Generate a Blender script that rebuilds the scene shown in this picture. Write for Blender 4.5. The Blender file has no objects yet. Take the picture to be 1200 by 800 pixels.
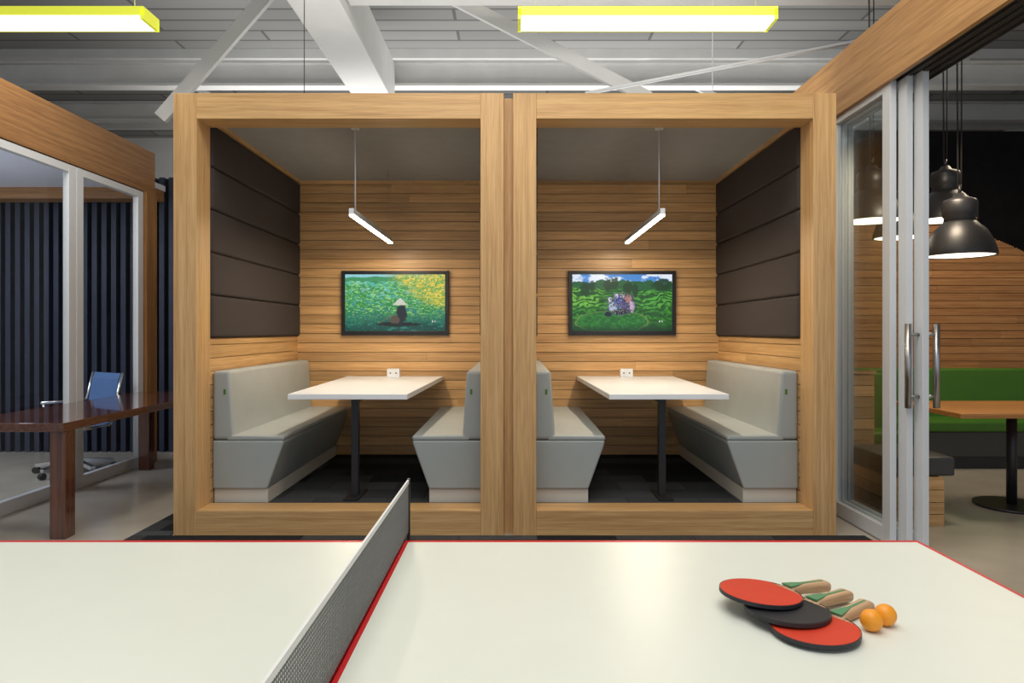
import bpy, math, random, bmesh
import numpy as np
from mathutils import Vector, Matrix, Euler
random.seed(4)
S = bpy.context.scene
try:
    S.view_settings.view_transform = 'Standard'
except Exception:
    pass
COL = S.collection

# ---------------------------------------------------------------- materials
def new_mat(name):
    m = bpy.data.materials.new(name); m.use_nodes = True
    nt = m.node_tree
    return m, nt, nt.nodes['Principled BSDF']

def plain(name, col, rough=0.5, metal=0.0, noise=0.0, nscale=8.0, bump=0.0, bscale=80.0, coat=0.0, spec=0.5):
    m, nt, b = new_mat(name)
    b.inputs['Roughness'].default_value = rough
    b.inputs['Metallic'].default_value = metal
    b.inputs['Coat Weight'].default_value = coat
    b.inputs['Specular IOR Level'].default_value = spec
    tc = nt.nodes.new('ShaderNodeTexCoord')
    n = nt.nodes.new('ShaderNodeTexNoise'); n.inputs['Scale'].default_value = nscale; n.inputs['Detail'].default_value = 4
    nt.links.new(tc.outputs['Object'], n.inputs['Vector'])
    r = nt.nodes.new('ShaderNodeValToRGB')
    k = noise
    r.color_ramp.elements[0].position = 0.3; r.color_ramp.elements[1].position = 0.7
    r.color_ramp.elements[0].color = [c*(1-k) for c in col]+[1]
    r.color_ramp.elements[1].color = [min(1, c*(1+k)) for c in col]+[1]
    nt.links.new(n.outputs['Fac'], r.inputs['Fac'])
    nt.links.new(r.outputs['Color'], b.inputs['Base Color'])
    if bump > 0:
        n2 = nt.nodes.new('ShaderNodeTexNoise'); n2.inputs['Scale'].default_value = bscale
        nt.links.new(tc.outputs['Object'], n2.inputs['Vector'])
        bp = nt.nodes.new('ShaderNodeBump'); bp.inputs['Strength'].default_value = bump; bp.inputs['Distance'].default_value = 0.01
        nt.links.new(n2.outputs['Fac'], bp.inputs['Height'])
        nt.links.new(bp.outputs['Normal'], b.inputs['Normal'])
    return m

def emis(name, col, strength):
    m, nt, b = new_mat(name)
    b.inputs['Base Color'].default_value = (*col, 1)
    b.inputs['Emission Color'].default_value = (*col, 1)
    b.inputs['Emission Strength'].default_value = strength
    return m

def wood(name, axis, c0, c1, rough=0.42, tone=False, coat=0.0, fine=1.0):
    m, nt, b = new_mat(name)
    L = nt.links
    tc = nt.nodes.new('ShaderNodeTexCoord')
    oi = nt.nodes.new('ShaderNodeObjectInfo')
    add = nt.nodes.new('ShaderNodeVectorMath'); add.operation = 'MULTIPLY_ADD'
    add.inputs[1].default_value = (1, 1, 1)
    cmb = nt.nodes.new('ShaderNodeMath'); cmb.operation = 'MULTIPLY'; cmb.inputs[1].default_value = 37.0
    L.new(oi.outputs['Random'], cmb.inputs[0])
    L.new(tc.outputs['Object'], add.inputs[0]); L.new(cmb.outputs[0], add.inputs[2])
    vec = add.outputs[0]
    if tone:
        at = nt.nodes.new('ShaderNodeAttribute'); at.attribute_name = 'tone'
        a2 = nt.nodes.new('ShaderNodeVectorMath'); a2.operation = 'MULTIPLY_ADD'
        a2.inputs[1].default_value = (23, 17, 31)
        L.new(at.outputs['Color'], a2.inputs[0]); L.new(vec, a2.inputs[2]); vec = a2.outputs[0]
    mp = nt.nodes.new('ShaderNodeMapping')
    sc = [38*fine]*3; sc['xyz'.index(axis)] = 0.9
    mp.inputs['Scale'].default_value = sc
    L.new(vec, mp.inputs['Vector'])
    n = nt.nodes.new('ShaderNodeTexNoise'); n.inputs['Scale'].default_value = 1.0; n.inputs['Detail'].default_value = 5
    n.inputs['Distortion'].default_value = 0.5; n.inputs['Roughness'].default_value = 0.6
    L.new(mp.outputs[0], n.inputs['Vector'])
    mp2 = nt.nodes.new('ShaderNodeMapping')
    sc = [170]*3; sc['xyz'.index(axis)] = 5
    mp2.inputs['Scale'].default_value = sc
    L.new(vec, mp2.inputs['Vector'])
    n2 = nt.nodes.new('ShaderNodeTexNoise'); n2.inputs['Scale'].default_value = 1.0; n2.inputs['Detail'].default_value = 3
    L.new(mp2.outputs[0], n2.inputs['Vector'])
    mx = nt.nodes.new('ShaderNodeMath'); mx.operation = 'MULTIPLY_ADD'; mx.inputs[1].default_value = 0.4
    L.new(n2.outputs['Fac'], mx.inputs[0])
    m3 = nt.nodes.new('ShaderNodeMath'); m3.operation = 'MULTIPLY'; m3.inputs[1].default_value = 0.6
    L.new(n.outputs['Fac'], m3.inputs[0]); L.new(m3.outputs[0], mx.inputs[2])
    r = nt.nodes.new('ShaderNodeValToRGB')
    r.color_ramp.elements[0].position = 0.36; r.color_ramp.elements[0].color = (*c0, 1)
    r.color_ramp.elements[1].position = 0.62; r.color_ramp.elements[1].color = (*c1, 1)
    L.new(mx.outputs[0], r.inputs['Fac'])
    out = r.outputs['Color']
    if tone:
        hs = nt.nodes.new('ShaderNodeHueSaturation')
        mr = nt.nodes.new('ShaderNodeMapRange'); mr.inputs['To Min'].default_value = 0.78; mr.inputs['To Max'].default_value = 1.14
        L.new(at.outputs['Fac'], mr.inputs['Value']); L.new(mr.outputs[0], hs.inputs['Value'])
        L.new(out, hs.inputs['Color']); out = hs.outputs['Color']
    L.new(out, b.inputs['Base Color'])
    b.inputs['Roughness'].default_value = rough
    b.inputs['Coat Weight'].default_value = coat
    bp = nt.nodes.new('ShaderNodeBump'); bp.inputs['Strength'].default_value = 0.10; bp.inputs['Distance'].default_value = 0.004
    L.new(mx.outputs[0], bp.inputs['Height']); L.new(bp.outputs['Normal'], b.inputs['Normal'])
    return m

OAK0, OAK1 = (0.47, 0.255, 0.095), (0.70, 0.44, 0.195)
W = {a: wood('oak_'+a, a, OAK0, OAK1) for a in 'xyz'}
WD = {a: wood('shaded_oak_'+a, a, (0.22, 0.100, 0.034), (0.42, 0.215, 0.080)) for a in 'xyz'}  # oak copy, darkened in colour for the shade on the left bulkhead
WB = {a: wood('oak_boards_'+a, a, (0.50, 0.265, 0.095), (0.75, 0.46, 0.20), tone=True) for a in 'xy'}
WL = wood('lounge_boards', 'x', (0.36, 0.15, 0.045), (0.60, 0.30, 0.11), tone=True)
DARKW = {a: wood('rosewood_'+a, a, (0.05, 0.016, 0.010), (0.15, 0.05, 0.028), rough=0.16, coat=0.7) for a in 'xyz'}
REDW = wood('orange_timber', 'x', (0.36, 0.14, 0.03), (0.62, 0.28, 0.08), rough=0.35)
HANDLEW = wood('handle_timber', 'x', (0.42, 0.24, 0.12), (0.68, 0.46, 0.27), rough=0.5, fine=4)

M_white_top = plain('white_laminate_green_tint', (0.80, 0.83, 0.74), 0.35, noise=0.01)
M_white = plain('white_laminate', (0.83, 0.85, 0.87), 0.35, noise=0.01)
M_red = plain('red_edge', (0.62, 0.01, 0.015), 0.4, noise=0.03)
M_rub_red = plain('red_rubber', (0.66, 0.045, 0.015), 0.55, noise=0.05, bump=0.05, bscale=600)
M_rub_blk = plain('black_rubber', (0.02, 0.02, 0.024), 0.5, noise=0.05, bump=0.05, bscale=600)
M_green = plain('green_stripe', (0.10, 0.28, 0.13), 0.5)
M_ball = plain('orange_ball', (0.95, 0.36, 0.02), 0.4, noise=0.02)
M_black = plain('black_metal', (0.015, 0.015, 0.017), 0.4)
M_blackm = plain('black_matte', (0.008, 0.008, 0.009), 0.9, noise=0.2, spec=0.1)
M_net = plain('net_thread', (0.22, 0.22, 0.21), 0.8)
M_tape = plain('white_tape', (0.82, 0.82, 0.80), 0.7)
M_whitep = plain('white_powdercoat', (0.70, 0.72, 0.74), 0.35, noise=0.01)
M_steelp = plain('painted_steel', (0.70, 0.70, 0.68), 0.6, noise=0.05, nscale=3)
M_ceilp = plain('booth_ceiling', (0.31, 0.30, 0.29), 0.8, noise=0.04)
M_acou = plain('charcoal_fabric', (0.058, 0.046, 0.042), 0.9, noise=0.12, nscale=200, bump=0.25, bscale=500, spec=0.2)
M_vin_l = plain('lit_grey_vinyl', (0.42, 0.44, 0.42), 0.45, noise=0.04, nscale=5, bump=0.03)  # bench vinyl, lit copy for cushion tops and fronts
M_vin_d = plain('shaded_grey_vinyl', (0.34, 0.375, 0.37), 0.45, noise=0.04, nscale=5, bump=0.03)  # same bench vinyl with shade put into the colour, for ends and base
M_plinth = plain('pale_plinth', (0.62, 0.58, 0.50), 0.5)
M_chrome = plain('chrome', (0.75, 0.75, 0.77), 0.15, metal=1)
M_brush = plain('brushed_steel', (0.45, 0.44, 0.43), 0.32, metal=1)
M_navy = plain('navy_slats', (0.022, 0.030, 0.056), 0.55, noise=0.15)
M_navyb = plain('navy_backing', (0.004, 0.005, 0.009), 0.8)
M_blue = plain('blue_mesh_fabric', (0.10, 0.20, 0.42), 0.5, bump=0.1, bscale=300)
M_greenv = plain('green_vinyl', (0.055, 0.17, 0.012), 0.45, noise=0.06)
M_greyv = plain('dark_grey_vinyl', (0.05, 0.05, 0.048), 0.5)
M_wallw = plain('white_wall', (0.72, 0.71, 0.69), 0.8, noise=0.04, nscale=2, bump=0.1, bscale=10)
M_lav = plain('pale_ceiling', (0.74, 0.75, 0.84), 0.8)
M_track = plain('dark_track', (0.10, 0.10, 0.10), 0.4, metal=0.3)
M_gap = plain('dark_gap', (0.01, 0.01, 0.01), 0.8)
M_lime = emis('lime_acrylic', (0.62, 0.66, 0.05), 0.6)
M_tube = emis('light_diffuser', (1.0, 0.96, 0.72), 5.0)
M_tube2 = emis('booth_diffuser', (1.0, 0.86, 0.66), 22.0)
M_bulb = emis('dome_bulb', (1.0, 0.90, 0.70), 3.0)

M_glass, nt, b = new_mat('clear_glass')
nt.nodes.remove(b)
tr = nt.nodes.new('ShaderNodeBsdfTransparent'); tr.inputs['Color'].default_value = (0.965, 0.98, 0.975, 1)
gl = nt.nodes.new('ShaderNodeBsdfGlossy'); gl.inputs['Roughness'].default_value = 0.01
ge = nt.nodes.new('ShaderNodeNewGeometry')
dt = nt.nodes.new('ShaderNodeVectorMath'); dt.operation = 'DOT_PRODUCT'
nt.links.new(ge.outputs['Incoming'], dt.inputs[0]); nt.links.new(ge.outputs['Normal'], dt.inputs[1])
ab = nt.nodes.new('ShaderNodeMath'); ab.operation = 'ABSOLUTE'; nt.links.new(dt.outputs['Value'], ab.inputs[0])
om = nt.nodes.new('ShaderNodeMath'); om.operation = 'SUBTRACT'; om.inputs[0].default_value = 1; nt.links.new(ab.outputs[0], om.inputs[1])
pw = nt.nodes.new('ShaderNodeMath'); pw.operation = 'POWER'; pw.inputs[1].default_value = 5; nt.links.new(om.outputs[0], pw.inputs[0])
ma = nt.nodes.new('ShaderNodeMath'); ma.operation = 'MULTIPLY_ADD'; ma.inputs[1].default_value = 0.9; ma.inputs[2].default_value = 0.03
nt.links.new(pw.outputs[0], ma.inputs[0])
mx = nt.nodes.new('ShaderNodeMixShader')
nt.links.new(ma.outputs[0], mx.inputs[0]); nt.links.new(tr.outputs[0], mx.inputs[1]); nt.links.new(gl.outputs[0], mx.inputs[2])
nt.links.new(mx.outputs[0], nt.nodes['Material Output'].inputs['Surface'])

def carpet_mat():
    m, nt, b = new_mat('carpet_tiles')
    tc = nt.nodes.new('ShaderNodeTexCoord')
    br = nt.nodes.new('ShaderNodeTexBrick')
    br.inputs['Scale'].default_value = 1.0; br.inputs['Brick Width'].default_value = 0.5; br.inputs['Row Height'].default_value = 0.25
    br.inputs['Mortar Size'].default_value = 0.002
    br.inputs['Color1'].default_value = (0.016, 0.018, 0.020, 1); br.inputs['Color2'].default_value = (0.10, 0.105, 0.108, 1)
    br.inputs['Mortar'].default_value = (0.01, 0.01, 0.01, 1)
    nt.links.new(tc.outputs['Object'], br.inputs['Vector'])
    n = nt.nodes.new('ShaderNodeTexNoise'); n.inputs['Scale'].default_value = 60
    nt.links.new(tc.outputs['Object'], n.inputs['Vector'])
    mm = nt.nodes.new('ShaderNodeMix'); mm.data_type = 'RGBA'; mm.blend_type = 'MULTIPLY'; mm.inputs['Factor'].default_value = 0.7
    nt.links.new(br.outputs['Color'], mm.inputs['A']); nt.links.new(n.outputs['Color'], mm.inputs['B'])
    nt.links.new(mm.outputs['Result'], b.inputs['Base Color']); b.inputs['Roughness'].default_value = 0.95
    b.inputs['Specular IOR Level'].default_value = 0.1
    return m
M_carpet = carpet_mat()
M_conc = plain('polished_concrete', (0.44, 0.40, 0.33), 0.18, noise=0.16, nscale=1.6)

def ceil_mat():
    m, nt, b = new_mat('ceiling_sheets')
    tc = nt.nodes.new('ShaderNodeTexCoord')
    br = nt.nodes.new('ShaderNodeTexBrick')
    br.inputs['Scale'].default_value = 1.0; br.inputs['Brick Width'].default_value = 2.4; br.inputs['Row Height'].default_value = 0.28
    br.inputs['Mortar Size'].default_value = 0.02; br.inputs['Mortar Smooth'].default_value = 0.2
    br.inputs['Color1'].default_value = (0.29, 0.29, 0.285, 1); br.inputs['Color2'].default_value = (0.38, 0.38, 0.37, 1)
    br.inputs['Mortar'].default_value = (0.16, 0.16, 0.16, 1)
    nt.links.new(tc.outputs['Object'], br.inputs['Vector'])
    nt.links.new(br.outputs['Color'], b.inputs['Base Color']); b.inputs['Roughness'].default_value = 0.9
    return m
M_ceil = ceil_mat()

# ---------------------------------------------------------------- builders
def tag(o, label=None, category=None, group=None, kind=None):
    if label: o['label'] = label
    if category: o['category'] = category
    if group: o['group'] = group
    if kind: o['kind'] = kind
    return o

def thing(name, label, category, loc=(0, 0, 0), rotz=0.0, group=None, rot=None):
    e = bpy.data.objects.new(name, None); e.empty_display_size = 0.1
    e.location = loc; e.rotation_euler = rot if rot else (0, 0, rotz)
    COL.objects.link(e)
    return tag(e, label, category, group)

def mobj(name, verts, faces, mats, parent=None, bevel=0.0, smooth=False, fm=None, seg=2, center=True):
    vs = [Vector(v) for v in verts]
    if center and vs:
        lo = Vector([min(v[i] for v in vs) for i in range(3)]); hi = Vector([max(v[i] for v in vs) for i in range(3)])
        c = (lo+hi)/2
    else:
        c = Vector((0, 0, 0))
    me = bpy.data.meshes.new(name)
    me.from_pydata([v-c for v in vs], [], faces)
    if not isinstance(mats, (list, tuple)): mats = [mats]
    for m in mats: me.materials.append(m)
    if fm:
        for p, i in zip(me.polygons, fm): p.material_index = i
    if smooth:
        for p in me.polygons: p.use_smooth = True
    me.update()
    o = bpy.data.objects.new(name, me); o.location = c
    COL.objects.link(o)
    if parent: o.parent = parent
    if bevel > 0:
        bv = o.modifiers.new('bevel', 'BEVEL'); bv.width = bevel; bv.segments = seg; bv.limit_method = 'ANGLE'; bv.angle_limit = math.radians(35)
    return o

BF = [(0, 3, 2, 1), (4, 5, 6, 7), (0, 1, 5, 4), (1, 2, 6, 5), (2, 3, 7, 6), (3, 0, 4, 7)]
def bv8(x0, x1, y0, y1, z0, z1):
    return [(x0, y0, z0), (x1, y0, z0), (x1, y1, z0), (x0, y1, z0), (x0, y0, z1), (x1, y0, z1), (x1, y1, z1), (x0, y1, z1)]
def box(name, x, y, z, mat, parent=None, bevel=0.0, **k):
    return mobj(name, bv8(x[0], x[1], y[0], y[1], z[0], z[1]), BF, mat, parent, bevel, **k)
def boxes(name, lst, mat, parent=None, bevel=0.0, tones=None):
    V, F = [], []
    for q in lst:
        o = len(V); V += bv8(*q); F += [tuple(i+o for i in f) for f in BF]
    ob = mobj(name, V, F, mat, parent, bevel)
    if tones is not None:
        at = ob.data.color_attributes.new('tone', 'FLOAT_COLOR', 'CORNER')
        cols = []
        for i, q in enumerate(lst):
            t = tones[i] if isinstance(tones, list) else random.random()
            cols += [t, t, t, 1]*24
        at.data.foreach_set('color', cols)
    return ob

def cyl(name, p0, p1, r, mat, parent=None, r2=None, n=16, smooth=True):
    p0, p1 = Vector(p0), Vector(p1); r2 = r if r2 is None else r2
    d = (p1-p0).normalized(); u = d.orthogonal().normalized(); w = d.cross(u)
    V, F = [], []
    for p, rr in ((p0, r), (p1, r2)):
        for i in range(n):
            a = 2*math.pi*i/n; V.append(p+u*math.cos(a)*rr+w*math.sin(a)*rr)
    for i in range(n): F.append((i, (i+1) % n, n+(i+1) % n, n+i))
    F.append(tuple(range(n-1, -1, -1))); F.append(tuple(range(n, 2*n)))
    o = mobj(name, V, F, mat, parent)
    if smooth:
        for i, p in enumerate(o.data.polygons): p.use_smooth = i < n
    return o

def lathe(name, prof, c, mat, parent=None, n=32):
    V, F = [], []
    for (r, z) in prof:
        for i in range(n):
            a = 2*math.pi*i/n; V.append((c[0]+r*math.cos(a), c[1]+r*math.sin(a), c[2]+z))
    for k in range(len(prof)-1):
        for i in range(n):
            F.append((k*n+i, k*n+(i+1) % n, (k+1)*n+(i+1) % n, (k+1)*n+i))
    return mobj(name, V, F, mat, parent, smooth=True)

def prism(name, poly, axis, a0, a1, mats, parent=None, bevel=0.0, fm=None, smooth=False, seg=2):
    V = []
    for a in (a0, a1):
        for (u, v) in poly:
            V.append({'y': (u, a, v), 'x': (a, u, v), 'z': (u, v, a)}[axis])
    n = len(poly)
    F = [(i, (i+1) % n, n+(i+1) % n, n+i) for i in range(n)] + [tuple(range(n-1, -1, -1)), tuple(range(n, 2*n))]
    o = mobj(name, V, F, mats, parent, bevel, fm=fm, seg=seg)
    bm = bmesh.new(); bm.from_mesh(o.data); bmesh.ops.recalc_face_normals(bm, faces=bm.faces); bm.to_mesh(o.data); bm.free()
    return o

def beam(name, p0, p1, w, h, mat, parent=None):
    p0, p1 = Vector(p0), Vector(p1); d = (p1-p0).normalized()
    up = Vector((0, 0, 1)) if abs(d.z) < 0.9 else Vector((0, 1, 0))
    s = d.cross(up).normalized(); u = s.cross(d)
    V = []
    for p in (p0, p1):
        for a, b_ in ((-1, -1), (1, -1), (1, 1), (-1, 1)):
            V.append(p+s*a*w/2+u*b_*h/2)
    F = [(0, 1, 2, 3), (4, 7, 6, 5), (0, 4, 5, 1), (1, 5, 6, 2), (2, 6, 7, 3), (3, 7, 4, 0)]
    return mobj(name, V, F, mat, parent)

def boards(name, axis, a, plane, z, pitch, mat, parent=None, gap=0.005, lo=0.9, hi=2.2, joint=True):
    L = []; zz = z[0]
    while zz < z[1]-0.005:
        z1 = min(zz+pitch-gap, z[1]); s = a[0]
        while s < a[1]-1e-4:
            e = s+random.uniform(lo, hi) if joint else a[1]
            if e > a[1]-0.25: e = a[1]
            jit = random.uniform(0, 0.003)
            if axis == 'x': L.append((s, e-0.0015, plane[0]+jit, plane[1], zz, z1))
            else: L.append((plane[0], plane[1], s, e-0.0015, zz, z1))
            s = e
        zz += pitch
    return boxes(name, L, mat, parent, 0.0, tones=True)

def struct(o, label=None):
    o['kind'] = 'structure'
    if label: o['label'] = label
    return o

# ---------------------------------------------------------------- camera
cd = bpy.data.cameras.new('camera'); cd.lens = 24; cd.sensor_width = 36
cd.shift_x = -3/1200; cd.shift_y = -12/1200; cd.clip_start = 0.05
cam = bpy.data.objects.new('camera', cd); COL.objects.link(cam)
cam.location = (0, 0, 1.32); cam.rotation_euler = (math.pi/2, 0, 0)
S.camera = cam

# ---------------------------------------------------------------- room shell
XL, XR, YB, YF, ZC = -8.0, 9.0, 13.0, -3.0, 5.0
struct(box('floor', (XL, XR), (YF, YB), (-0.1, 0), M_conc), 'polished beige concrete floor')
struct(box('ceiling', (XL, XR), (YF, YB), (ZC, ZC+0.1), M_ceil), 'grey sheeted industrial ceiling')
struct(box('wall_back', (XL, XR), (YB, YB+0.1), (0, ZC), M_wallw), 'white painted wall')
struct(box('wall_left', (XL-0.1, XL), (YF, YB), (0, ZC), M_wallw), 'white painted wall')
struct(box('wall_right', (XR, XR+0.1), (YF, YB), (0, ZC), M_wallw), 'white painted wall')
struct(box('wall_lounge', (2.75, XR), (8.2, 8.3), (0, 3.72), M_blackm), 'black partition wall')
tag(box('carpet', (-2.46, 2.25), (2.2, 4.39), (0, 0.008), M_carpet), 'dark charcoal carpet tiles on the concrete floor', 'carpet')
tag(box('carpet', (-2.46, -2.22), (4.39, 5.1), (0, 0.008), M_carpet), 'narrow dark carpet strip beside the booth', 'carpet')

# ---------------------------------------------------------------- ceiling steel
tag(box('roof_beam', (-1.85, -1.42), (1.5, 8.1), (4.0, 4.5), M_steelp, bevel=0.01), 'deep white painted box beam under the ceiling', 'beam')
def ibeam(x0, x1, y, z0, z1, w=0.16):
    t = 0.03
    return boxes('roof_beam', [(x0, x1, y-w/2, y+w/2, z0, z0+t), (x0, x1, y-w/2, y+w/2, z1-t, z1), (x0, x1, y-0.012, y+0.012, z0+t, z1-t)], M_steelp)
tag(ibeam(XL, XR, 8.2, 4.24, 4.54), 'long white painted steel I-beam across the room', 'beam', 'roof beams')
tag(ibeam(-1.40, XR, 5.75, 4.10, 4.36), 'white painted steel I-beam across the room', 'beam', 'roof beams')
tag(ibeam(XL, XR, 11.0, 4.70, 5.0), 'far white painted steel I-beam under the ceiling', 'beam', 'roof beams')
for yy in (8.9, 9.8, 12.0):
    tag(box('purlin', (XL, XR), (yy, yy+0.07), (4.88, 5.0), M_steelp), 'slim painted purlin under the ceiling', 'beam', 'purlins')
def brace(p0, p1, h=0.13):
    tag(beam('roof_brace', p0, p1, 0.05, h, M_steelp), 'slanted white painted steel brace', 'brace', 'roof braces')
brace((-3.42, 6.6, 3.38), (-2.2, 6.6, 4.78), 0.13)
brace((-0.68, 6.6, 4.58), (1.30, 6.6, 3.57), 0.12)
brace((-4.8, 9.0, 4.85), (-3.6, 9.0, 4.2), 0.07)
brace((1.6, 9.0, 4.9), (2.9, 9.0, 4.3), 0.07)
brace((3.6, 9.0, 4.2), (4.9, 9.0, 4.9), 0.07)
brace((4.4, 8.9, 4.0), (5.9, 8.9, 4.9), 0.10)
tag(cyl('conduit_pipe', (0.52, 5.0, 3.06), (2.60, 5.0, 3.46), 0.014, M_whitep), 'thin white conduit running at a slant overhead', 'pipe')
tag(cyl('suspension_cable', (1.45, 5.0, 2.80), (1.45, 5.0, 5.0), 0.003, M_whitep), 'thin cable dropping from the ceiling to the booth', 'cable')
tag(cyl('suspension_cable', (-1.54, 5.0, 2.80), (-1.54, 5.0, 4.0), 0.003, M_black), 'thin cable dropping from the beam to the booth', 'cable')

# ---------------------------------------------------------------- lime linear ceiling lights
def lime(x0, x1, label):
    e = thing('linear_ceiling_light', label, 'ceiling light', ((x0+x1)/2, 4.09, 3.15), group='lime linear ceiling lights')
    h = (x1-x0)/2
    boxes('housing', [(-h, h, -0.09, -0.075, 0.024, 0.06), (-h, h, 0.075, 0.09, 0.0, 0.06), (-h, -h+0.02, -0.09, 0.09, 0, 0.06), (h-0.02, h, -0.09, 0.09, 0, 0.06), (-h, h, -0.09, 0.09, 0.06, 0.075)], M_lime, e)
    box('diffuser', (-h+0.02, h-0.02), (-0.080, 0.075), (0.0, 0.023), M_tube, e)
    for s in (-1, 1):
        cyl('suspension_wire', (s*(h-0.1), 0, 0.075), (s*(h-0.1), 0, 1.85), 0.003, M_whitep, e, n=8)
lime(0.02, 1.545, 'suspended lime yellow linear light above the booths')
lime(-3.70, -2.175, 'suspended lime yellow linear light beside the glass meeting room')

# ---------------------------------------------------------------- booths
Y0, Y1 = 4.40, 6.50
def booth(x0, x1, label):
    c = (x0+x1)/2; h = (x1-x0)/2
    e = thing('meeting_booth', label, 'booth', (c, Y0, 0), group='timber meeting booths')
    D = Y1-Y0; ZT = 2.855; P = 0.15
    for s in (-1, 1):
        a, b_ = sorted((s*h, s*(h-P)))
        box('post', (a, b_), (0, 0.2), (0, ZT), W['z'], e, 0.003)
    box('top_rail', (-h+P, h-P), (0.0, 0.2), (2.69, ZT), W['x'], e, 0.003)
    box('bottom_rail', (-h+P, h-P), (0.0, 0.2), (0, 0.165), W['x'], e, 0.003)
    box('platform', (-h+0.02, h-0.02), (0.2, D), (0, 0.15), M_carpet, e)
    for s in (-1, 1):
        a, b_ = sorted((s*(h-0.02), s*(h-0.12)))
        box('side_wall', (a, b_), (0.2, D+0.05), (0.15, 2.75), W['y'], e)
        a, b_ = sorted((s*(h-0.12), s*(h-0.14)))
        boards('side_lining', 'y', (0.2, D), (a, b_), (0.15, 1.27), 0.09, WB['y'], e)
        for i in range(5):
            z0 = 1.275+i*0.289
            a, b_ = sorted((s*(h-0.12), s*(h-0.165)))
            box('acoustic_panel', (a, b_), (0.205, D-0.005), (z0+0.001, z0+0.288), M_acou, e, 0.022, seg=4)
        a, b_ = sorted((s*(h-0.12), s*(h-0.17)))
        box('ceiling_trim', (a, b_), (0.2, D), (2.722, 2.75), W['y'], e)
    box('back_wall', (-h+0.12, h-0.12), (D+0.0, D+0.05), (0.15, 2.75), M_gap, e)
    boards('back_lining', 'x', (-h+0.12, h-0.12), (D-0.02, D), (0.15, 2.75), 0.0885, WB['x'], e)
    box('ceiling_panel', (-h+0.02, h-0.02), (0.2, D+0.05), (2.75, 2.80), M_ceilp, e)
    return e
booth(-2.20, -0.07, 'oak framed open meeting booth with charcoal padded panels')
booth(-0.01, 2.075, 'oak framed open meeting booth with charcoal padded panels')
tag(box('infill_post', (-0.069, -0.011), (4.46, 6.5), (0, 2.84), W['z']), 'recessed oak infill strip between the two booths', 'panel')

def bench(wall, s, label):
    e = thing('bench_seat', label, 'bench', (wall, 4.65, 0.15), group='upholstered booth benches')
    L = 6.46-4.65
    def m(p): return [(s*u, v) for u, v in p]
    prism('plinth', m([(0.01, 0), (0.375, 0), (0.375, 0.095), (0.01, 0.095)]), 'y', 0.02, L, M_plinth, e)
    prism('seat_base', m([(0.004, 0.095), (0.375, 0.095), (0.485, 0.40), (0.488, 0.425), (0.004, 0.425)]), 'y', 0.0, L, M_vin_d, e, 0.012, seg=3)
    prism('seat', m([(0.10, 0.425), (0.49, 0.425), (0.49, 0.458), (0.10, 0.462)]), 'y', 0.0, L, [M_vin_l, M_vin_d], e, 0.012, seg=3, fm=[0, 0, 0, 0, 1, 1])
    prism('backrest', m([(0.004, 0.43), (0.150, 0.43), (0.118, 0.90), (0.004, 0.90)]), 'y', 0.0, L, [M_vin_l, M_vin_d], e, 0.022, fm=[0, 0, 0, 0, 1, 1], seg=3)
    x = sorted((s*0.080, s*0.095))
    box('fabric_tag', x, (-0.003, 0.0), (0.74, 0.775), M_greenv, e)
    return e
bench(-2.062, 1, 'light grey vinyl bench against the padded wall')
bench(-0.208, -1, 'light grey vinyl bench facing the booth table')
bench(0.128, 1, 'light grey vinyl bench facing the booth table')
bench(1.937, -1, 'light grey vinyl bench against the padded wall')

def btable(xc, label):
    e = thing('booth_table', label, 'table', (xc, 4.85, 0.15), group='white booth tables')
    poly = [(-0.405, -0.235), (0.405, -0.235), (0.455, 1.625), (-0.455, 1.625)]
    prism('tabletop', poly, 'z', 0.708, 0.745, M_white, e, 0.003)
    box('pedestal', (-0.025, 0.025), (-0.025, 0.025), (0.012, 0.70), M_black, e, 0.003)
    box('foot_plate', (-0.05, 0.05), (-0.15, 0.17), (0, 0.012), M_black, e, 0.002)
    box('support_bar', (-0.03, 0.03), (0, 1.62), (0.67, 0.708), M_black, e)
    return e
btable(-1.13, 'white laminate table on a black pedestal inside the booth')
btable(1.045, 'white laminate table on a black pedestal inside the booth')
def outlet(x):
    e = thing('power_outlet', 'small white power outlet box on the booth table', 'power outlet', (x, 6.33, 0.8955), group='table power outlets')
    box('outlet_body', (-0.058, 0.058), (-0.03, 0.03), (0, 0.078), M_white, e, 0.004)
    box('socket', (-0.032, -0.020), (-0.032, -0.03), (0.033, 0.045), M_greyv, e)
    box('socket', (0.020, 0.032), (-0.032, -0.03), (0.033, 0.045), M_greyv, e)
outlet(-1.12); outlet(1.035)

# TVs -------------------------------------------------
def sm(x, a, b):
    t = np.clip((x-a)/(b-a), 0, 1); return t*t*(3-2*t)
NU, NV = 300, 168
U, V = np.meshgrid((np.arange(NU)+0.5)/NU, (np.arange(NV)+0.5)/NV)
def vnoise(sx, sy, seed):
    r = np.random.RandomState(seed); g = r.rand(int(sy)+3, int(sx)+3)
    x = U*sx; y = V*sy; xi = x.astype(int); yi = y.astype(int); fx = x-xi; fy = y-yi
    fx = fx*fx*(3-2*fx); fy = fy*fy*(3-2*fy)
    return (g[yi, xi]*(1-fx)+g[yi, xi+1]*fx)*(1-fy)+(g[yi+1, xi]*(1-fx)+g[yi+1, xi+1]*fx)*fy
def fbm(sx, sy, seed):
    return 0.45*vnoise(sx, sy, seed)+0.28*vnoise(sx*2, sy*2, seed+1)+0.17*vnoise(sx*4, sy*4, seed+2)+0.10*vnoise(sx*8, sy*8, seed+3)
def lay(img, mask, col):
    mask = np.asarray(mask, dtype=float)
    return img*(1-mask[..., None])+np.array(col)*mask[..., None]
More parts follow.
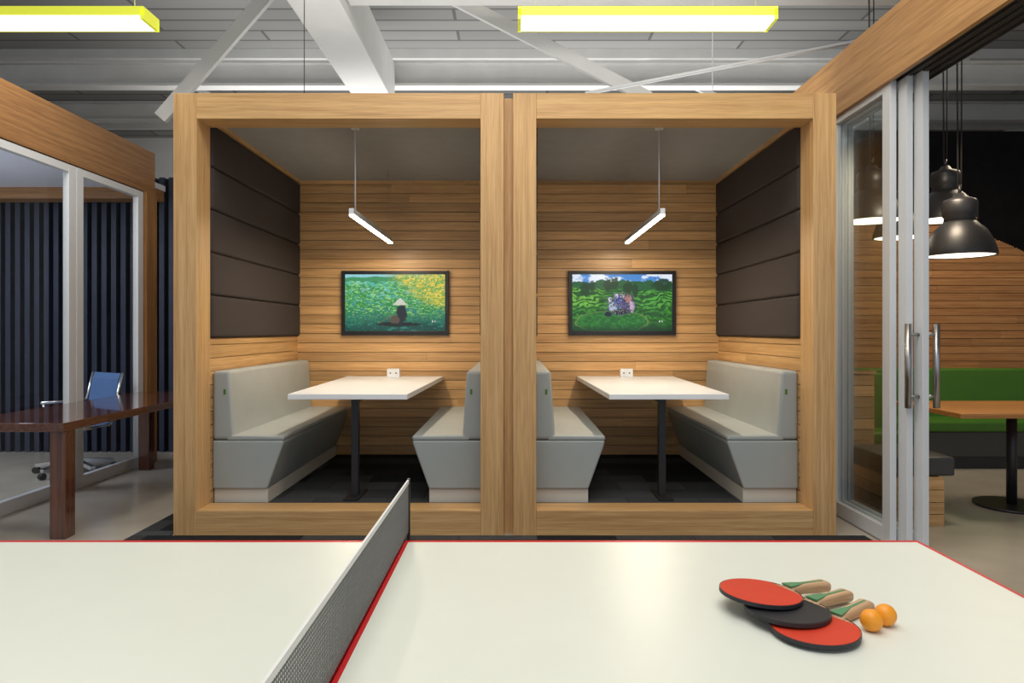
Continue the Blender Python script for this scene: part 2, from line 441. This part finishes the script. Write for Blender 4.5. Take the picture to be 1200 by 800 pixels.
def ell(cx, cy, rx, ry, soft=0.15):
    d = np.sqrt(((U-cx)/rx)**2+((V-cy)/ry)**2)+0.35*(vnoise(40, 26, 77)-0.5); return 1-sm(d, 1-soft, 1+soft)
def pic_left():
    img = np.ones((NV, NU, 3))*np.array([0.02, 0.20, 0.15])
    f = fbm(7, 10, 20); g = fbm(30, 40, 30); hf = np.random.RandomState(9).rand(NV, NU)
    img = lay(img, sm(V+0.25*(f-0.5), 0.30, 0.75), [0.10, 0.50, 0.40])
    img = lay(img, sm(f, 0.5, 0.7)*sm(V, 0.45, 0.7)*0.8, [0.35, 0.72, 0.68])
    img = lay(img, sm(V+0.05*(g-0.5), 0.86, 0.89), [0.05, 0.30, 0.12])
    img = lay(img, sm(V+0.08*(f-0.5), 0.94, 0.96), [0.30, 0.65, 0.72])
    dens = 0.50-0.10*sm(V, 0.2, 0.5)+0.12*sm(V, 0.75, 0.9)
    img = lay(img, sm(g+0.15*(hf-0.5), dens, dens+0.08)*0.85*(V < 0.88), [0.02, 0.24, 0.03])
    img = lay(img, sm(fbm(50, 70, 50), 0.57, 0.66)*sm(V, 0.12, 0.4)*(V < 0.88), [0.30, 0.66, 0.16])
    fl = sm(U+V*0.8+0.2*(f-0.5), 1.12, 1.38)*sm(V, 0.30, 0.55)
    img = lay(img, fl*0.85, [0.16, 0.36, 0.03])
    img = lay(img, fl*sm(fbm(45, 40, 60), 0.46, 0.60), [0.72, 0.54, 0.04])
    img = lay(img, fl*sm(hf, 0.86, 0.9), [0.95, 0.85, 0.25])
    img = lay(img, (1-sm(V+0.2*(f-0.5), 0.02, 0.36))*0.92, [0.0, 0.05, 0.04])
    img = lay(img, sm(g, 0.56, 0.68)*(1-sm(V, 0.15, 0.45))*0.6, [0.04, 0.26, 0.22])
    img = lay(img, ell(0.53, 0.12, 0.21, 0.04), [0.006, 0.012, 0.012])
    img = lay(img, ell(0.565, 0.30, 0.05, 0.17), [0.010, 0.018, 0.025])
    img = lay(img, ell(0.50, 0.20, 0.05, 0.07), [0.10, 0.07, 0.05])
    hat = ((V > 0.46) & (V < 0.585) & (np.abs(U-0.55) < (0.59-V)*0.58))
    img = lay(img, hat*0.9, [0.70, 0.69, 0.60])
    rod = (np.abs((V-0.15)-(U-0.35)*1.0) < 0.006) & (U > 0.33) & (U < 0.5)
    img = lay(img, rod*0.8, [0.2, 0.15, 0.05])
    mk = (np.abs(V-0.17) < 0.015) & (((U > 0.870) & (U < 0.880)) | ((U > 0.895) & (U < 0.905)))
    img = lay(img, mk, [0.8, 0.8, 0.8])
    return 0.92*img*(0.80+0.4*hf[..., None])
def pic_right():
    img = np.ones((NV, NU, 3))*np.array([0.012, 0.10, 0.015])
    f = fbm(6, 5, 110); f2 = fbm(5, 4, 210); g = fbm(36, 30, 120); hf = np.random.RandomState(19).rand(NV, NU)
    ter = V*55*(0.5+0.8*V)+9*np.sin(U*4.2+0.6)*(0.4+V)+26*(f2-0.5)
    st = np.sin(ter)+0.8*(g-0.5)
    img = lay(img, sm(st, 0.0, 0.6)*sm(V, 0.03, 0.25)*0.75, [0.05, 0.30, 0.025])
    img = lay(img, sm(f, 0.50, 0.62)*0.85, [0.008, 0.065, 0.012])
    lf = (1-sm(U, 0.16, 0.40))*sm(V, 0.36, 0.5)*(1-sm(V, 0.74, 0.80))
    img = lay(img, lf*sm(st, -0.6, 0.2)*0.85, [0.20, 0.56, 0.06])
    rt = sm(U, 0.58, 0.74)*sm(V+0.1*(f-0.5), 0.36, 0.46)*(1-sm(V, 0.68, 0.76))
    img = lay(img, rt*sm(st, -0.5, 0.3)*0.85, [0.10, 0.42, 0.05])
    img = lay(img, sm(g+0.2*(hf-0.5), 0.54, 0.62)*0.7*(V < 0.8), [0.006, 0.05, 0.01])
    hill = sm(V+0.16*(f-0.5), 0.72, 0.76)
    img = lay(img, hill*0.85, [0.010, 0.09, 0.03])
    sky = sm(V+0.22*(f-0.5)+0.05*(g-0.5), 0.86, 0.875)
    img = lay(img, sky, [0.06, 0.24, 0.62])
    img = lay(img, sky*sm(fbm(7, 9, 160), 0.42, 0.6), [0.75, 0.82, 0.93])
    tr_ = 0.0*V
    for cx, w, h in ((0.13, 0.05, 0.86), (0.20, 0.03, 0.90), (0.36, 0.05, 0.93), (0.42, 0.04, 0.96), (0.55, 0.05, 0.88), (0.63, 0.03, 0.84), (0.90, 0.10, 0.94)):
        tr_ = np.maximum(tr_, 1-sm(np.sqrt(((U-cx)/w)**2+((V-h+0.12)/0.12)**2)+1.1*(g-0.5), 0.9, 1.05))
    img = lay(img, tr_*0.95, [0.008, 0.045, 0.012])
    d = np.sqrt(((U-0.40)/0.36)**2+((V-0.16)/0.20)**2)+0.25*(f-0.5)
    img = lay(img, sm(d, 0.93, 0.96)*(1-sm(d, 0.98, 1.02))*0.5, [0.22, 0.36, 0.08])
    img = lay(img, (d < 0.93)*0.85, [0.010, 0.12, 0.02])
    img = lay(img, (d < 0.93)*sm(g, 0.50, 0.58)*0.6, [0.04, 0.26, 0.03])
    for cx, cy, rx, ry, c in ((0.46, 0.52, 0.05, 0.13, [0.03, 0.05, 0.28]), (0.53, 0.46, 0.05, 0.15, [0.04, 0.03, 0.12]), (0.41, 0.43, 0.045, 0.08, [0.40, 0.46, 0.62]),
                              (0.56, 0.57, 0.03, 0.07, [0.40, 0.14, 0.13]), (0.50, 0.62, 0.022, 0.04, [0.55, 0.50, 0.46]), (0.49, 0.34, 0.09, 0.05, [0.01, 0.01, 0.02]),
                              (0.44, 0.62, 0.02, 0.035, [0.7, 0.66, 0.75]), (0.60, 0.44, 0.025, 0.10, [0.50, 0.36, 0.52]), (0.36, 0.30, 0.04, 0.04, [0.01, 0.01, 0.03]), (0.38, 0.55, 0.02, 0.05, [0.6, 0.6, 0.7])):
        img = lay(img, ell(cx, cy, rx, ry, 0.2), c)
    pe = ell(0.49, 0.48, 0.15, 0.20, 0.2)
    img = lay(img, pe*sm(g, 0.54, 0.60)*0.8, [0.01, 0.02, 0.05])
    img = lay(img, pe*(hf > 0.93)*0.8, [0.75, 0.75, 0.82])
    img = lay(img, (1-sm(V, 0.0, 0.14))*0.8, [0.0, 0.03, 0.01])
    mk = (np.abs(V-0.17) < 0.015) & (((U > 0.870) & (U < 0.880)) | ((U > 0.895) & (U < 0.905)))
    img = lay(img, mk, [0.8, 0.8, 0.8])
    return img*(0.80+0.4*hf[..., None])
def tv(xc, img, label, nm):
    e = thing('wall_television', label, 'television', (xc, 6.478, 1.28), group='wall mounted televisions')
    boxes('surround', [(-0.505, 0.505, -0.035, 0.0, 0.0, 0.018), (-0.505, 0.505, -0.035, 0.0, 0.592, 0.61), (-0.505, -0.488, -0.035, 0.0, 0.018, 0.592), (0.488, 0.505, -0.035, 0, 0.018, 0.592)], M_black, e)
    boxes('bezel', [(-0.488, 0.488, -0.028, 0.0, 0.018, 0.042), (-0.488, 0.488, -0.028, 0.0, 0.577, 0.592), (-0.488, -0.472, -0.028, 0.0, 0.042, 0.577), (0.472, 0.488, -0.028, 0, 0.042, 0.577)], M_black, e, 0.002)
    w, z0, z1 = 0.472, 0.042, 0.577
    Vv = [(-w+2*w*i/NU, -0.02, z0+(z1-z0)*j/NV) for j in range(NV+1) for i in range(NU+1)]
    F = [(j*(NU+1)+i, j*(NU+1)+i+1, (j+1)*(NU+1)+i+1, (j+1)*(NU+1)+i) for j in range(NV) for i in range(NU)]
    m, nt, b = new_mat('screen_'+nm)
    at = nt.nodes.new('ShaderNodeAttribute'); at.attribute_name = 'picture'
    b.inputs['Base Color'].default_value = (0.01, 0.01, 0.01, 1); b.inputs['Roughness'].default_value = 0.2
    nt.links.new(at.outputs['Color'], b.inputs['Emission Color']); b.inputs['Emission Strength'].default_value = 1.0
    o = mobj('screen', Vv, F, m, e)
    at = o.data.color_attributes.new('picture', 'FLOAT_COLOR', 'CORNER')
    c = np.ones((NV*NU, 4, 4), dtype=np.float32)
    c[:, :, :3] = np.clip(img, 0, 1).reshape(-1, 1, 3)
    at.data.foreach_set('color', c.ravel())
    o['label'] = 'lit screen showing a green landscape'
tv(-1.13, pic_left(), 'black television showing a boat among green water plants', 'river')
tv(1.018, pic_right(), 'black television showing people on green rice terraces', 'terrace')

def lamp(x):
    e = thing('linear_pendant_lamp', 'slim white linear pendant hanging inside the booth', 'pendant lamp', (x, 4.66, 2.12), group='booth linear pendants')
    L = 1.5
    box('lamp_housing', (-0.017, 0.017), (0, L), (0.0, 0.040), M_whitep, e, 0.002)
    box('diffuser', (-0.015, 0.015), (0.01, L-0.01), (-0.012, 0.0), M_tube2, e)
    for y, r in ((0.12, 0.0045), (L-0.12, 0.0012)):
        cyl('suspension_cable', (0, y, 0.040), (0, y, 0.626), r, M_whitep if r > 0.002 else M_brush, e, n=8)
    cyl('ceiling_mount', (0, 0.12, 0.613), (0, 0.12, 0.628), 0.03, M_whitep, e)
lamp(-1.115); lamp(1.012)

# ---------------------------------------------------------------- table tennis table
TX0, TX1, NX, TY0, TY1, TZ = -1.662, 1.078, -0.292, 0.302, 1.827, 0.76
e = thing('table_tennis_table', 'white table tennis table with thin red edging', 'table', ((TX0+TX1)/2, (TY0+TY1)/2, 0))
cx, cy = (TX0+TX1)/2, (TY0+TY1)/2
def lb(name, x, y, z, m, bevel=0.0):
    return box(name, (x[0]-cx, x[1]-cx), (y[0]-cy, y[1]-cy), z, m, e, bevel)
for (a, b_) in ((TX0, NX-0.004), (NX+0.001, TX1)):
    lb('tabletop', (a+0.009, b_-0.009), (TY0+0.014, TY1-0.014), (0.735, TZ), M_white_top)
    boxes('edge_trim', [(a-cx, a+0.009-cx, TY0-cy, TY1-cy, 0.733, TZ+0.0005), (b_-0.009-cx, b_-cx, TY0-cy, TY1-cy, 0.733, TZ+0.0005),
                        (a+0.009-cx, b_-0.009-cx, TY0-cy, TY0+0.014-cy, 0.733, TZ+0.0005), (a+0.009-cx, b_-0.009-cx, TY1-0.014-cy, TY1-cy, 0.733, TZ+0.0005)], M_red, e)
    lb('apron', (a+0.1, b_-0.1), (TY0+0.12, TY0+0.15), (0.68, 0.733), M_black)
    lb('apron', (a+0.1, b_-0.1), (TY1-0.15, TY1-0.12), (0.68, 0.733), M_black)
for x in (TX0+0.2, NX-0.2, NX+0.2, TX1-0.2):
    for y in (TY0+0.15, TY1-0.2):
        lb('leg', (x-0.02, x+0.02), (y, y+0.04), (0.0, 0.733), M_black)
e = thing('table_tennis_net', 'fine grey mesh net with white top tape across the table', 'net', (NX-0.002, (TY0+TY1)/2, TZ))
hl = (TY1-TY0)/2+0.06; H = 0.150
L = []
y = -hl
while y < hl:
    L.append((-0.0007, 0.0007, y, y+0.0017, 0.004, H-0.010)); y += 0.0074
z = 0.006
while z < H-0.010:
    L.append((-0.0007, 0.0007, -hl, hl, z, z+0.0017)); z += 0.0074
boxes('netting', L, M_net, e)
box('top_tape', (-0.0022, 0.0022), (-hl, hl), (H-0.011, H), M_tape, e)
for s in (-1, 1):
    box('net_post', (-0.004, 0.004), tuple(sorted((s*hl, s*(hl+0.012)))), (-0.05, H+0.002), M_black, e, 0.001)
    box('clamp', (-0.02, 0.02), tuple(sorted((s*(hl-0.058), s*(hl+0.01)))), (-0.06, -0.030), M_black, e, 0.002)

def paddle(x, y, z, ang, tilt, rub, label):
    e = thing('table_tennis_bat', label, 'table tennis bat', (x, y, z), rot=Euler((0, math.radians(tilt), math.radians(ang)), 'XYZ'), group='table tennis bats')
    pts = []
    for i in range(48):
        t = 2*math.pi*i/48
        pts.append((-0.002+0.081*math.cos(t), 0.0775*math.sin(t)))
    prism('blade', pts, 'z', -0.0025, 0.0025, HANDLEW, e)
    p2 = [(min(a*0.985, 0.066), b_*0.985) for a, b_ in pts]
    prism('rubber', p2, 'z', 0.0025, 0.0042, rub, e, 0.0005)
    prism('rubber', p2, 'z', -0.0042, -0.0025, M_rub_blk, e, 0.0005)
    V, F = [], []
    for k, (sc, zz) in enumerate(((1.008, -0.0036), (1.008, 0.0036), (0.996, 0.0038), (0.996, -0.0038))):
        for a, b_ in pts: V.append((a*sc, b_*sc, zz))
    n = 48
    for k in range(4):
        for i in range(n):
            F.append((k*n+i, k*n+(i+1) % n, ((k+1) % 4)*n+(i+1) % n, ((k+1) % 4)*n+i))
    mobj('edge_tape', V, F, M_rub_blk, e)
    V, F = [], []; secs = [(0.066, 0.020, 0.005), (0.082, 0.0135, 0.0090), (0.11, 0.0130, 0.0102), (0.15, 0.0142, 0.0108), (0.180, 0.0168, 0.0110), (0.184, 0.0158, 0.010)]
    n = 20
    for (hx, hw, ht) in secs:
        for i in range(n):
            a = 2*math.pi*i/n; ca, sa = math.cos(a), math.sin(a)
            V.append((hx, hw*abs(ca)**0.6*(1 if ca > 0 else -1), ht*abs(sa)**0.6*(1 if sa > 0 else -1)))
    for k in range(len(secs)-1):
        for i in range(n): F.append((k*n+i, k*n+(i+1) % n, (k+1)*n+(i+1) % n, (k+1)*n+i))
    F.append(tuple(range(n-1, -1, -1))); F.append(tuple(range((len(secs)-1)*n, len(secs)*n)))
    mobj('handle', V, F, HANDLEW, e, smooth=True)
    prism('handle_stripe', [(0.070, -0.012), (0.092, -0.009), (0.118, -0.003), (0.176, -0.0025), (0.176, 0.0025), (0.118, 0.003), (0.092, 0.009), (0.070, 0.012)], 'z', 0.0080, 0.0113, M_green, e)
    return e
paddle(0.497, 1.376, 0.7925, 26, 4.4, M_rub_red, 'red rubber bat with wooden handle on top of the stack')
paddle(0.529, 1.323, 0.7815, 30, 2.2, M_rub_blk, 'black rubber bat with wooden handle between two red bats')
paddle(0.556, 1.264, 0.7711, 35, 0, M_rub_red, 'red rubber bat with wooden handle lying on the table')
for (x, y, l) in ((0.667, 1.276, 'orange table tennis ball beside the bats'), (0.706, 1.300, 'orange table tennis ball beside the bats')):
    bpy.ops.mesh.primitive_uv_sphere_add(segments=32, ring_count=16, radius=0.02, location=(x, y, TZ+0.0202))
    o = bpy.context.object; o.name = 'table_tennis_ball'; o.data.materials.append(M_ball)
    for p in o.data.polygons: p.use_smooth = True
    tag(o, l, 'ball', 'table tennis balls')

# ---------------------------------------------------------------- left glass meeting room
GX = -3.68
def glass_door(name, plane, y0, y1, z0, z1, th=0.05, sw=0.09, label='white framed glass door', th_glass=0.008):
    e = bpy.data.objects.new(name, None); e.location = (plane, y0, z0); COL.objects.link(e)
    e['kind'] = 'structure'; e['label'] = label
    D = y1-y0; H = z1-z0
    box('stile', (-th/2, th/2), (0, sw), (0, H), M_whitep, e, 0.003)
    box('stile', (-th/2, th/2), (D-sw, D), (0, H), M_whitep, e, 0.003)
    box('rail', (-th/2, th/2), (sw, D-sw), (0, sw*1.1), M_whitep, e, 0.003)
    box('rail', (-th/2, th/2), (sw, D-sw), (H-sw*0.7, H), M_whitep, e, 0.003)
    box('glass_pane', (-th_glass/2, th_glass/2), (sw, D-sw), (sw*1.1, H-sw*0.7), M_glass, e)
    return e
glass_door('door_1', GX, 5.70, 6.72, 0.0, 2.69)
glass_door('door_2', GX, 4.66, 5.69, 0.0, 2.69)
glass_door('door_3', GX, 3.62, 4.65, 0.0, 2.69)
glass_door('door_4', GX, 2.58, 3.61, 0.0, 2.69)
struct(box('trim_1', (GX-0.12, GX+0.03), (-1.0, 6.93), (2.70, 3.12), WD['y']), 'shade-darkened oak bulkhead above the glass doors')
struct(box('trim_2', (GX-0.09, GX+0.05), (6.74, 6.93), (0, 2.70), WD['z']), 'shade-darkened oak end post of the glass wall')
e = thing('slatted_screen', 'navy blue vertical slatted acoustic screen', 'screen', (-5.1, 7.5, 0))
box('backing', (-2.9, 2.85), (0.03, 0.06), (0, 3.0), M_navyb, e)
L = []; x = -2.88
while x < 2.8:
    L.append((x, x+0.055, -0.04, 0.03, 0.0, 3.0)); x += 0.105
boxes('slats', L, M_navy, e)
struct(box('ceiling_meeting', (XL, GX-0.13), (1.5, 7.45), (2.84, 2.90), M_lav), 'pale ceiling of the meeting room')
struct(box('trim_7', (-7.9, GX-0.13), (7.2, 7.42), (2.72, 2.84), WD['x']), 'oak pelmet above the slatted screen')
e = thing('side_table', 'dark red polished timber table beside the glass wall', 'table', (-3.23, 5.45, 0))
box('tabletop', (-0.375, 0.385), (-1.15, 1.15), (0.685, 0.74), DARKW['y'], e, 0.004)
for sx in (-0.34, 0.28):
    for sy in (-1.12, 1.03):
        box('leg', (sx, sx+0.10), (sy, sy+0.10), (0, 0.685), DARKW['z'], e, 0.004)

e = thing('office_chair', 'blue mesh office chair with chrome frame behind the glass', 'office chair', (-4.12, 6.38, 0), rotz=math.radians(240))
cyl('gas_lift', (0, 0, 0.08), (0, 0, 0.43), 0.025, M_chrome, e)
for i in range(5):
    a = 2*math.pi*i/5+0.3; c, s = math.cos(a), math.sin(a)
    beam('base_arm', (0.02*c, 0.02*s, 0.12), (0.33*c, 0.33*s, 0.075), 0.04, 0.035, M_chrome, e)
    cyl('caster', (0.33*c-0.02*s, 0.33*s+0.02*c, 0.03), (0.33*c+0.02*s, 0.33*s-0.02*c, 0.03), 0.03, M_black, e)
prof = [(0.25, 0.455), (0.22, 0.475), (0.10, 0.465), (-0.12, 0.45), (-0.19, 0.46), (-0.225, 0.52), (-0.25, 0.66), (-0.285, 0.86), (-0.31, 0.92)]
V2, F = [], []
for off in (0, 0.03):
    for (x, z) in prof:
        for y in (-0.22, 0.22): V2.append((x-off*0.6, y, z-off))
n = len(prof)
for i in range(n-1):
    F.append((2*i, 2*i+1, 2*i+3, 2*i+2)); o_ = 2*n
    F.append((o_+2*i, o_+2*i+2, o_+2*i+3, o_+2*i+1))
    F.append((2*i, 2*i+2, o_+2*i+2, o_+2*i)); F.append((2*i+1, o_+2*i+1, o_+2*i+3, 2*i+3))
F.append((0, 2*n, 2*n+1, 1)); F.append((2*n-2, 2*n-1, 4*n-1, 4*n-2))
mobj('seat_sling', V2, F, M_blue, e, 0.004)
for s in (-1, 1):
    y = s*0.25
    for nm, p, q in (('side_rail', (0.24, y, 0.44), (-0.2, y, 0.44)), ('side_rail', (-0.2, y, 0.44), (-0.31, y, 0.92)), ('armrest_support', (0.12, y, 0.44), (0.14, y, 0.65)), ('armrest', (0.16, y, 0.65), (-0.25, y, 0.65))):
        cyl(nm, p, q, 0.013, M_chrome, e, n=10)
    box('seat_bracket', (-0.03, 0.03), tuple(sorted((0, y))), (0.415, 0.44), M_chrome, e)

# ---------------------------------------------------------------- right: bulkhead, doors, lounge
WM = wood('golden_oak_y', 'y', (0.36, 0.17, 0.055), (0.58, 0.32, 0.12))
struct(box('trim_3', (2.28, 2.31), (-1.0, 7.5), (2.85, 3.27), WM), 'oak bulkhead face above the sliding doors')
struct(box('trim_4', (2.31, 2.56), (-1.0, 7.5), (3.0, 3.27), WM), 'oak bulkhead core')
L = []
for i in range(4):
    x = 2.325+i*0.058
    L += [(x, x+0.008, -1, 7.5, 2.86, 2.995), (x+0.04, x+0.048, -1, 7.5, 2.86, 2.995)]
struct(boxes('trim_5', L, M_track), 'grey aluminium sliding door tracks')
d1 = glass_door('door_5', 2.33, 4.20, 5.00, 0.0, 2.87, th=0.04, label='white framed sliding glass door')
d2 = glass_door('door_6', 2.385, 4.12, 5.02, 0.0, 2.87, th=0.04, label='white framed sliding glass door')
d3 = glass_door('door_7', 2.44, 4.05, 5.04, 0.0, 2.87, th=0.04, label='white framed sliding glass door with steel handles')
for s in (-1, 1):
    x = s*0.085
    cyl('handle', (x, 0.035, 0.86), (x, 0.035, 1.365), 0.019, M_brush, d3)
    for z in (0.93, 1.30):
        cyl('handle_mount', (s*0.02, 0.035, z), (x, 0.035, z), 0.010, M_brush, d3)
struct(box('trim_6', (2.30, 2.47), (3.9, 5.5), (0, 0.006), M_brush), 'floor track of the sliding doors')

e = thing('timber_screen_wall', 'curved top oak board wall in the lounge', 'wall panel', (0, 8.0, 0))
L = []; TN = []
def xend(zq):
    return 6.7 if zq < 1.85 else 6.7-1.9*math.asin(min(1, (zq-1.85)/0.72))/(math.pi/2)
z = 0.0
while z < 2.57:
    z1 = min(z+0.0885-0.006, 2.57)
    nsub = 6 if z > 1.75 else 1
    cuts = [2.80]
    while cuts[-1] < 7.0: cuts.append(cuts[-1]+random.uniform(1.0, 2.2))
    tn = [random.random() for _ in cuts]
    for q_ in range(nsub):
        za = z+(z1-z)*q_/nsub; zb = z+(z1-z)*(q_+1)/nsub; xe = xend(zb)
        for k in range(len(cuts)-1):
            if cuts[k] < xe:
                L.append((cuts[k], min(cuts[k+1]-0.002, xe), 0.0, 0.05, za, zb)); TN.append(tn[k])
    z += 0.0885
boxes('timber_boards', L, WL, e, tones=TN)
e = thing('timber_divider', 'low oak board divider beside the sliding doors', 'divider', (2.62, 5.5, 0))
boards('divider_boards', 'x', (-0.02, 0.28), (0.0, 0.10), (0.0, 1.0), 0.0885, WB['x'], e, joint=False)
box('divider_cap', (-0.03, 0.29), (-0.01, 0.12), (0.98, 1.0), W['x'], e)
def sofa(x0, x1, y0, y1, label):
    e = thing('lounge_bench', label, 'bench', (x0, y0, 0), group='green lounge benches')
    w = x1-x0; d = y1-y0
    box('plinth', (0.03, w-0.03), (0.06, d-0.02), (0, 0.12), M_black, e)
    box('seat_base', (0, w), (0.02, d), (0.12, 0.36), M_greyv, e, 0.01)
    box('seat', (0, w), (0, d-0.16), (0.36, 0.46), M_greenv, e, 0.02)
    box('backrest', (0, w), (d-0.17, d), (0.36, 0.94), M_greenv, e, 0.02)
sofa(3.45, 6.2, 6.5, 7.1, 'long green vinyl lounge bench with dark base')
sofa(2.66, 3.35, 5.75, 6.3, 'short green vinyl bench behind the oak divider')
e = thing('platform_seat', 'oak box seat with dark grey cushion', 'seat', (2.55, 4.62, 0))
boards('timber_base', 'x', (0.0, 0.36), (0.0, 0.55), (0.0, 0.33), 0.0825, WB['x'], e, joint=False)
box('cushion', (0.0, 0.46), (0.04, 0.60), (0.33, 0.46), M_greyv, e, 0.015)
e = thing('lounge_table', 'orange-brown timber table in the lounge', 'table', (3.75, 5.15, 0))
box('tabletop', (-0.66, 0.95), (-0.42, 0.45), (0.715, 0.75), REDW, e, 0.003)
cyl('pedestal', (0.0, 0, 0.02), (0.0, 0, 0.715), 0.035, M_black, e)
cyl('foot_plate', (0.0, 0, 0.0), (0.0, 0, 0.02), 0.25, M_black, e, n=32)
def dome(x, y, z, label):
    e = thing('dome_pendant_lamp', label, 'pendant lamp', (x, y, z), group='industrial dome pendants')
    lathe('lamp_shade', [(0.235, 0.0), (0.235, 0.02), (0.225, 0.06), (0.205, 0.12), (0.165, 0.19), (0.12, 0.235), (0.105, 0.25), (0.10, 0.25), (0.155, 0.185), (0.195, 0.115), (0.215, 0.055), (0.222, 0.0), (0.235, 0.0)], (0, 0, 0), M_black, e, n=48)
    lathe('lamp_neck', [(0.0, 0.46), (0.03, 0.46), (0.05, 0.43), (0.105, 0.41), (0.115, 0.39), (0.115, 0.30), (0.10, 0.28), (0.105, 0.25), (0.09, 0.24)], (0, 0, 0), M_black, e)
    lathe('diffuser', [(0.0, 0.001), (0.12, 0.002), (0.224, 0.006)], (0, 0, 0), M_bulb, e)
    cyl('hook', (0, 0, 0.46), (0, 0, 0.52), 0.012, M_black, e)
    cyl('cable', (-0.012, 0, 0.50), (-0.03, 0, ZC-z), 0.006, M_black, e, n=8)
    cyl('chain', (0.012, 0, 0.50), (0.02, 0, ZC-z), 0.005, M_black, e, n=8)
dome(3.26, 5.0, 1.87, 'large black industrial dome pendant lamp on a chain')
dome(2.93, 5.6, 2.22, 'black industrial dome pendant lamp with glowing underside')
dome(3.72, 6.6, 2.22, 'black industrial dome pendant lamp with glowing underside')
dome(3.66, 5.8, 2.26, 'black industrial dome pendant lamp with glowing underside')

# ---------------------------------------------------------------- lights
def area(name, loc, size, power, col, rot=(0, 0, 0), sy=None):
    l = bpy.data.lights.new(name, 'AREA'); l.size = size; l.energy = power; l.color = col
    if sy: l.shape = 'RECTANGLE'; l.size_y = sy
    o = bpy.data.objects.new(name, l); o.location = loc; o.rotation_euler = rot; COL.objects.link(o)
area('room_fill', (0.0, 0.4, 4.4), 3.0, 100, (1.0, 0.98, 0.94))  # overhead fill added to light the tennis table, no fixture modelled
area('front_fill', (0.0, 2.9, 4.3), 4.5, 75, (1.0, 0.95, 0.87), rot=(math.radians(30), 0, 0), sy=0.8)  # fill added to brighten the booth fronts
area('aisle_fill', (-3.0, 4.6, 3.95), 0.8, 34, (1.0, 0.97, 0.92))  # added out of view to lift the left floor
area('meeting_room_fill', (-5.6, 5.2, 2.8), 1.5, 50, (0.80, 0.86, 1.0))  # bluish fill added inside the glass room
area('meeting_ceiling_fill', (-5.4, 5.0, 1.5), 1.2, 22, (0.80, 0.86, 1.0), rot=(math.pi, 0, 0))  # fill added to light the meeting room ceiling from below
area('lounge_light', (4.6, 6.2, 3.4), 1.0, 34, (1.0, 0.82, 0.60))
area('divider_fill', (2.95, 4.75, 2.6), 0.3, 14, (1.0, 0.82, 0.60), rot=(math.radians(25), 0, 0))  # added to brighten the divider seen through the glass
area('roof_fill', (0.0, 8.5, 3.3), 8.0, 125, (1.0, 0.99, 0.97), rot=(math.pi, 0, 0), sy=2.5)  # unseen fill added behind the booths to lift the ceiling
area('roof_fill', (0.0, 5.4, 2.95), 4.5, 26, (1.0, 0.99, 0.97), rot=(math.pi, 0, 0), sy=0.8)  # second ceiling fill, added just above the booth tops
area('rear_wall_fill', (-3.5, 11.0, 4.2), 3.0, 35, (1.0, 1.0, 1.0), rot=(math.radians(60), 0, 0), sy=0.5)  # added to brighten the white back wall
for x in (-1.115, 1.012):
    area('booth_lamp_glow', (x, 5.41, 2.105), 0.05, 18, (1.0, 0.84, 0.63), sy=1.4)
w = bpy.data.worlds.new('world'); S.world = w; w.use_nodes = True
w.node_tree.nodes['Background'].inputs['Color'].default_value = (0.80, 0.88, 1.0, 1)
w.node_tree.nodes['Background'].inputs['Strength'].default_value = 0.7
